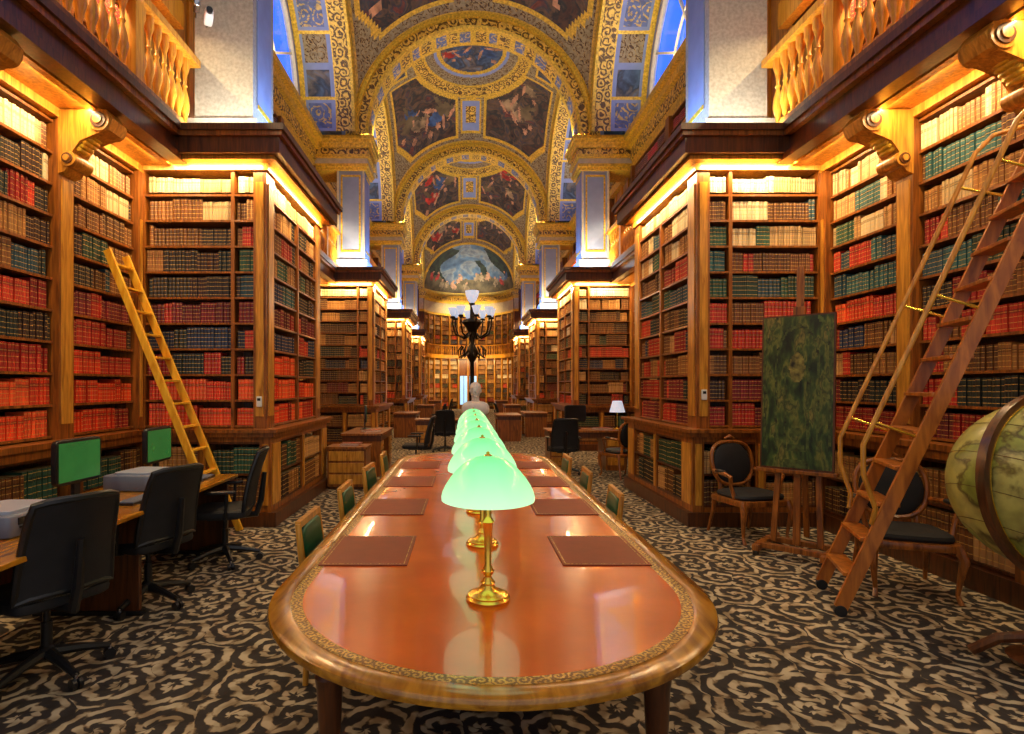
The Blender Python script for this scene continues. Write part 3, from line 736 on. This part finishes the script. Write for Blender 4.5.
# left ladder
l = MB()
for yy, yt in ((5.84, 5.88), (6.24, 6.20)):
    l.beam((-2.5, yy, 0), (-3.74, yt, 3.02), .035, .075, (0, 1, 0), LADW)
for k in range(12):
    f_ = (k+.8)/12.4; p = Vector((-2.5, 5.84, 0)).lerp(Vector((-3.74, 5.88, 3.02)), f_); q = Vector((-2.5, 6.24, 0)).lerp(Vector((-3.74, 6.20, 3.02)), f_)
    l.beam(p, q, .075, .022, (1, 0, 0), LADW)
l.build('wooden_ladder', bevel=.003)

# ------------------------------------------------------------------ rolling ladder
l = MB()
F = Vector((2.7, 4.18, .06)); T = Vector((3.96, 3.70, 3.45)); h = Vector((T.x-F.x, T.y-F.y, 0)).normalized(); S = Vector((-h.y, h.x, 0))
dirn = (T-F).normalized(); upn = S.cross(dirn); upn = -upn if upn.z < 0 else upn
for s_ in (-1, 1):
    a = F+S*.28*s_; b2 = T+S*.24*s_
    l.beam(a, b2, .034, .085, S, REDW)
    M = Matrix.Translation(a+Vector((0, 0, -.02))) @ Matrix.Rotation(math.atan2(h.y, h.x), 4, 'Z') @ Matrix.Rotation(pi/2, 4, 'X')
    l.lathe([(0, -.02), (.04, -.02), (.04, .02), (0, .02)], BLKP, n=16, M=M)
    pts = []
    off = upn*.30
    for i in range(15):
        q = a.lerp(b2, .2+.72*i/14); k = min(1, i/1.5); pts.append(q+off*(.25+.75*k)+S*.03*s_)
    l.tube([a.lerp(b2, .17)+upn*.05]+pts+[a.lerp(b2, .955)+off*.85, a.lerp(b2, .98)+off*.4, a.lerp(b2, .985)+off*.1], .017, WOODG, 8)
    for fr in (.35, .6, .85):
        q = a.lerp(b2, fr); l.tube([q+upn*.04, q+off+S*.03*s_], .011, BRASS, 6)
for k in range(13):
    f_ = (k+.9)/13.5; c0 = F.lerp(T, f_)
    l.beam(c0-S*.25, c0+S*.25, .13, .026, h, REDW)
l.build('library_rolling_ladder', bevel=.003)

# ------------------------------------------------------------------ easel with painting
e = MB()
for x in (-.28, .28): e.beam((x, -.3, .07), (x, .38, .07), .06, .06, (1, 0, 0), WOOD)
e.beam((-.3, .1, .09), (.3, .1, .09), .06, .05, (0, 1, 0), WOOD); e.beam((-.3, -.2, .09), (.3, -.2, .09), .06, .05, (0, 1, 0), WOOD)
for x in (-.28, .28):
    for y in (-.28, .36): e.lathe([(0, 0), (.03, 0), (.03, .045), (0, .045)], BLKP, (x, y, 0), 12)
e.beam((-.2, -.02, .1), (-.12, .14, 1.9), .05, .035, (1, 0, 0), WOOD); e.beam((.2, -.02, .1), (.12, .14, 1.9), .05, .035, (1, 0, 0), WOOD)
e.beam((0, -.02, .1), (0, .14, 2.75), .06, .04, (1, 0, 0), WOOD)
e.beam((0, .36, .1), (0, .14, 1.85), .05, .035, (1, 0, 0), WOOD)
e.beam((-.34, -.03, .79), (.34, -.03, .79), .1, .035, (0, 1, 0), WOOD); e.beam((-.16, .12, 1.6), (.16, .12, 1.6), .035, .05, (0, 1, 0), WOOD)
e.box(-.05, .05, .07, .13, 2.27, 2.36, WOOD)
eo = e.build('artist_easel', loc=(3.14, 5.35, 0), rot=radians(-44), bevel=.004)
GA = simple('paint_olive', C(70, 84, 36), .4, var=.6, vs=18); GB = simple('paint_gold', C(122, 114, 52), .4, var=.6, vs=18)
cv = MB()
M = Matrix.Translation((0, -.035, .81)) @ Matrix.Rotation(-.06, 4, 'X')
cv.box(-.31, .31, -.02, .02, 0, 1.47, WOODD, M)
def cm(u, v):
    x = 2*u-1
    r_ = hypot(x*.9, (v-.66)*2.0)
    jit = .02*sin(57*u)*sin(41*v)
    if v > .66:
        if abs(r_-.86+jit) < .03: return GA
        if abs(r_-.55+jit) < .025: return GA
    elif v > .12:
        for R_ in (.86, .55, .3):
            if abs(abs(x)*.9-R_*(1-.1*(.66-v))+jit) < .03: return GA
    if r_ < .2 and v > .56: return GB
    if v < .3 and abs(x) < .1+.9*(.3-v) and sin(60*v) > 0: return GA
    return CANV
cv.grid(lambda u, v: tuple(M @ Vector((-.295+.59*u, -.0215, .015+1.44*v))), 50, 110, cm)
co = cv.build('framed_painting', loc=(3.14, 5.35, 0), rot=radians(-44))

# ------------------------------------------------------------------ armchairs
a = MB()
for x in (-.26, .26):
    a.tube([(x, -.24, .42), (x*1.08, -.28, .32), (x*1.02, -.25, .16), (x*.98, -.24, .06), (x*1.03, -.28, .0)], [.034, .032, .02, .015, .02], WOOD, 8)
    a.tube([(x*.9, .24, .42), (x*.92, .26, .25), (x*.98, .33, .0)], [.03, .022, .015], WOOD, 8)
    a.tube([(x*.98, .24, .68), (x*1.18, .12, .69), (x*1.24, -.05, .68), (x*1.2, -.12, .66), (x*1.12, -.1, .56), (x*1.02, -.12, .44)], [.018, .022, .024, .022, .018, .022], WOOD, 8)
    a.sq((x*1.2, .04, .70), (.028, .08, .018), BLACK, .7, .7, 12, 6)
a.sq((0, 0, .40), (.31, .28, .035), WOOD, .3, .35, 28, 8)
a.sq((0, -.01, .455), (.28, .25, .05), BLACK, .7, .45, 28, 10)
M = Matrix.Translation((0, .27, .75)) @ Matrix.Rotation(-.17, 4, 'X')
a.tube([(.25*cos(q)*(1+.08*sin(q)), 0, .25*sin(q)*1.02+.02*sin(3*q)) for q in [2*pi*i/32 for i in range(32)]], .022, WOOD, 8, M, True)
a.sq((0, 0, 0), (.23, .035, .235), BLACK, 1, .8, 28, 12, M=M)
a.tube([(-.06, 0, .27), (0, -.01, .295), (.06, 0, .27)], [.012, .022, .012], WOOD, 8, M)
for x in (-.17, .17): a.tube([(x, .23, .4), (x, .25, .58)], .022, WOOD, 8)
ao = a.build('upholstered_armchair', loc=(3.0, 5.98, 0), rot=radians(12))
place(ao.data, 'upholstered_armchair', loc=(3.45, 4.45, 0), rot=radians(-20))
place(ao.data, 'upholstered_armchair', loc=(2.75, 9.95, 0), rot=radians(200))

# ------------------------------------------------------------------ globe
g = MB(); R = .48; gc = (3.26, 3.1, 1.05)
n = 48
g.lathe([(R*cos(-pi/2+pi*i/32) if 0 < i < 32 else 0, R*sin(-pi/2+pi*i/32)) for i in range(33)], GLOBEM, n=n, M=Matrix.Translation(gc) @ Matrix.Rotation(.4, 4, 'Y'))
for k, lat in enumerate((-.8, -.4, 0, .4, .8)):
    g.tube([Matrix.Translation(gc) @ Matrix.Rotation(.4, 4, 'Y') @ Vector((1.002*R*cos(lat)*cos(q), 1.002*R*cos(lat)*sin(q), 1.002*R*sin(lat))) for q in [2*pi*i/48 for i in range(48)]], .002, WOODD, 4, closed=True)
def ring(rad, w_, t_, mt, M):
    vs = []; fs = []; n_ = 64
    for i in range(n_):
        q = 2*pi*i/n_
        for rr_, tt in ((rad, -t_), (rad+w_, -t_), (rad+w_, t_), (rad, t_)): vs.append((rr_*cos(q), tt, rr_*sin(q)))
    for i in range(n_):
        for j in range(4): fs.append((i*4+j, i*4+(j+1) % 4, ((i+1) % n_)*4+(j+1) % 4, ((i+1) % n_)*4+j))
    g.add(vs, fs, mt, False, M)
RM = Matrix.Translation(gc) @ Matrix.Rotation(radians(10), 4, 'Z') @ Matrix.Rotation(radians(-6), 4, 'X')
ring(R+.008, .035, .024, WOODD, RM); ring(R+.004, .006, .028, BRASS, RM)
g.lathe([(.2, 0), (.22, .03), (.1, .06), (.05, .1), (.04, .18), (.07, .26), (.1, .3), (.06, .36), (.04, .42), (.05, .49)], WOODD, (gc[0], gc[1], .05), 20)
for k in range(4):
    q = pi/4+k*pi/2
    g.tube([(gc[0]+.08*cos(q), gc[1]+.08*sin(q), .2), (gc[0]+.24*cos(q), gc[1]+.24*sin(q), .14), (gc[0]+.36*cos(q), gc[1]+.36*sin(q), .03)], [.035, .03, .03], WOODD, 8)
g.build('library_globe')

# ------------------------------------------------------------------ mid-room furniture
def deskmesh(w_, dd, hh=.76):
    k = MB(); k.box(-w_/2, w_/2, -dd/2, dd/2, hh-.04, hh, WOOD); k.box(-w_/2+.03, w_/2-.03, -dd/2+.03, dd/2-.03, hh-.14, hh-.04, WOODD)
    for s_ in (-1, 1):
        xa = s_*(w_/2-.22); k.box(xa-.18, xa+.18, -dd/2+.04, dd/2-.04, 0, hh-.14, WOOD)
        for j in range(3):
            k.box(xa-.155, xa+.155, -dd/2+.025, -dd/2+.04, .1+j*.18, .25+j*.18, WOODG); k.sq((xa, -dd/2+.015, .175+j*.18), (.012, .012, .012), BRASS, 1, 1, 8, 6)
    return k
dk = deskmesh(1.5, .75).build('writing_desk', loc=(-1.85, 10.7, 0), rot=radians(90), bevel=.004)
for x, y, r in ((2.3, 11.0, 0), (-1.9, 18.2, 90), (2.2, 18.4, -90), (-1.8, 25.5, 90), (2.1, 25.8, -90), (-.55, 14.5, 0), (2.05, 33, -90), (-1.8, 33, 90), (1.25, 17.0, 90)):
    place(dk.data, 'writing_desk', loc=(x, y, 0), rot=radians(r), bevel=.004)
k = MB(); k.box(-.3, .3, -.22, .22, .04, .62, WOOD); k.box(-.32, .32, -.24, .24, .62, .66, WOOD); k.box(-.28, .28, -.2, .2, 0, .04, WOODD)
for j in range(3): k.box(-.27, .27, -.235, -.22, .08+j*.18, .23+j*.18, WOODG); k.sq((0, -.245, .155+j*.18), (.015, .015, .015), BRASS, 1, 1, 8, 6)
k.build('drawer_cabinet', loc=(-1.85, 8.95, 0), bevel=.004)
pp = MB()
for j in range(5): pp.box(-.15+.01*j, .15+.01*j, -.1, .11, .008*j, .008*j+.008, PAPER if j % 2 else PADM)
po_ = pp.build('paper_stack', loc=(-1.85, 8.95, .66))
for x, y in ((-1.75, 10.3), (2.6, 10.85), (-.6, 14.5), (-1.9, 18.0)): place(po_.data, 'paper_stack', loc=(x, y, .76), rot=random.uniform(0, 1))
place(mo.data, 'computer_monitor', loc=(-1.95, 10.95, .76), rot=radians(100)); place(mo.data, 'computer_monitor', loc=(2.15, 11.1, .76), rot=radians(200))
s = MB(); s.lathe([(.08, 0), (.08, .015), (.012, .03), (.01, .35)], BRASS, n=16); s.lathe([(.15, .33), (.09, .55), (.085, .55), (.145, .33)], OPAL, n=20)
s.build('desk_lamp', loc=(2.95, 11.0, .76))
for x, y, r in ((-.95, 10.7, -90), (1.75, 10.2, 0), (-1.0, 18.2, -90), (1.3, 18.9, 90), (-.5, 13.6, 0), (-.95, 25.5, -90)):
    place(oo.data, 'office_chair', loc=(x, y, 0), rot=radians(r if r else 180))

# bust on pedestal
b_ = MB()
b_.box(-.2, .2, -.2, .2, 0, .1, WOODD); b_.box(-.16, .16, -.16, .16, .1, .98, WOOD); b_.box(-.2, .2, -.2, .2, .98, 1.04, WOODD)
b_.lathe([(.1, 1.04), (.1, 1.07), (.06, 1.09), (.06, 1.13), (.09, 1.16)], MARBLE, n=20)
b_.sq((0, 0, 1.26), (.21, .12, .12), MARBLE, .8, .8)
b_.tube([(0, .01, 1.3), (0, 0, 1.4), (0, -.01, 1.47)], [.08, .058, .06], MARBLE, 14)
b_.sq((0, -.015, 1.53), (.078, .098, .115), MARBLE, .95, .95); b_.sq((0, .02, 1.57), (.088, .1, .09), MARBLE, 1, 1)
b_.sq((0, -.118, 1.525), (.013, .02, .028), MARBLE, 1, 1, 10, 8); b_.sq((0, -.1, 1.48), (.026, .014, .008), MARBLE, 1, 1, 10, 6); b_.sq((0, -.098, 1.445), (.028, .02, .018), MARBLE, 1, 1, 10, 6)
for s_ in (-1, 1):
    b_.sq((s_*.03, -.098, 1.545), (.014, .012, .008), MARBLE, 1, 1, 10, 6); b_.sq((s_*.03, -.102, 1.562), (.02, .01, .006), MARBLE, 1, 1, 10, 6); b_.sq((s_*.08, 0, 1.53), (.012, .02, .032), MARBLE, 1, 1, 10, 6)
b_.build('marble_bust', loc=(.14, 8.4, 0))

# candelabrum
k = MB()
k.lathe([(.0, 0), (.32, 0), (.34, .06), (.28, .1), (.26, .3), (.3, .34), (.2, .4), (.12, .5), (.07, .6), (.1, .7), (.06, .85), (.045, 1.2), (.07, 1.5), (.05, 1.6), (.04, 2.1), (.1, 2.2), (.14, 2.3), (.1, 2.42), (.05, 2.5), (.06, 2.7), (.14, 2.85), (.22, 2.95), (.2, 3.0), (.05, 3.05), (.04, 3.3), (.07, 3.36)], BRONZE, n=20)
k.lathe([(.04, 3.36), (.09, 3.42), (.13, 3.52), (.15, 3.62), (.12, 3.62), (.03, 3.42)], OPAL, n=16)
for q in [2*pi*i/8+.2 for i in range(8)]:
    P_ = lambda r, z: (r*cos(q), r*sin(q), z)
    k.tube([P_(.05, 2.75), P_(.2, 2.62), P_(.36, 2.7), P_(.42, 2.9), P_(.42, 3.05)], [.03, .025, .022, .018, .016], BRONZE, 6)
    k.lathe([(.05, 0), (.06, .03), (.03, .05)], BRONZE, P_(.42, 3.03), 10)
    k.lathe([(.03, 0), (.06, .04), (.075, .1), (.10, .17), (.085, .17), (.05, .06)], OPAL, P_(.42, 3.08), 12)
    k.tube([P_(.14, 2.3), P_(.28, 2.2), P_(.3, 2.35), P_(.22, 2.45)], .018, BRONZE, 6)
k.build('bronze_candelabrum', loc=(.13, 12.0, 0))

# security camera on left pier, thermostat
k = MB()
k.tube([(0, .03, 0), (0, -.12, .02), (0, -.2, -.02)], .015, STEEL, 8); k.sq((0, -.26, -.04), (.05, .13, .045), WHITEP, .4, .4)
M = Matrix.Translation((0, -.4, -.04)) @ Matrix.Rotation(pi/2, 4, 'X'); k.lathe([(.035, -.02), (.035, .02), (0, .02)], BLKP, n=14, M=M)
k.tube([(-.12, .05, .1), (-.12, -.1, .12)], .012, STEEL, 8); k.sq((-.12, -.16, .11), (.04, .09, .04), STEEL, .4, .4)
k.build('security_camera', loc=(CX-3.3, 6.79, 5.93), rot=.5)
k = MB(); k.sq((0, 0, 0), (.03, .012, .06), WHITEP, .2, .2); k.box(-.018, .018, -.014, -.011, .01, .04, BLKP); k.build('wall_thermostat', loc=(CX-US-.075, 6.477, 1.42))
place(bpy.data.objects['wall_thermostat'].data, 'wall_thermostat', loc=(CX+US+.075, 6.477, 1.5))

# ------------------------------------------------------------------ world, camera
wd = bpy.data.worlds.new('World'); sc.world = wd; wd.use_nodes = True
bg = wd.node_tree.nodes['Background']; bg.inputs[0].default_value = (.95, .92, .95, 1); bg.inputs[1].default_value = .5

cam = bpy.data.cameras.new('camera'); co = bpy.data.objects.new('camera', cam); sc.collection.objects.link(co)
co.location = (0, 0, 1.6); co.rotation_euler = (pi/2, 0, 0)
cam.sensor_width = 36; cam.lens = 564/1024*36; cam.shift_x = (512-466)/1024; cam.shift_y = (386-367)/1024
cam.clip_start = .05; cam.clip_end = 200
sc.camera = co
sc.view_settings.view_transform = 'Standard'; sc.view_settings.look = 'None'; sc.view_settings.exposure = .35
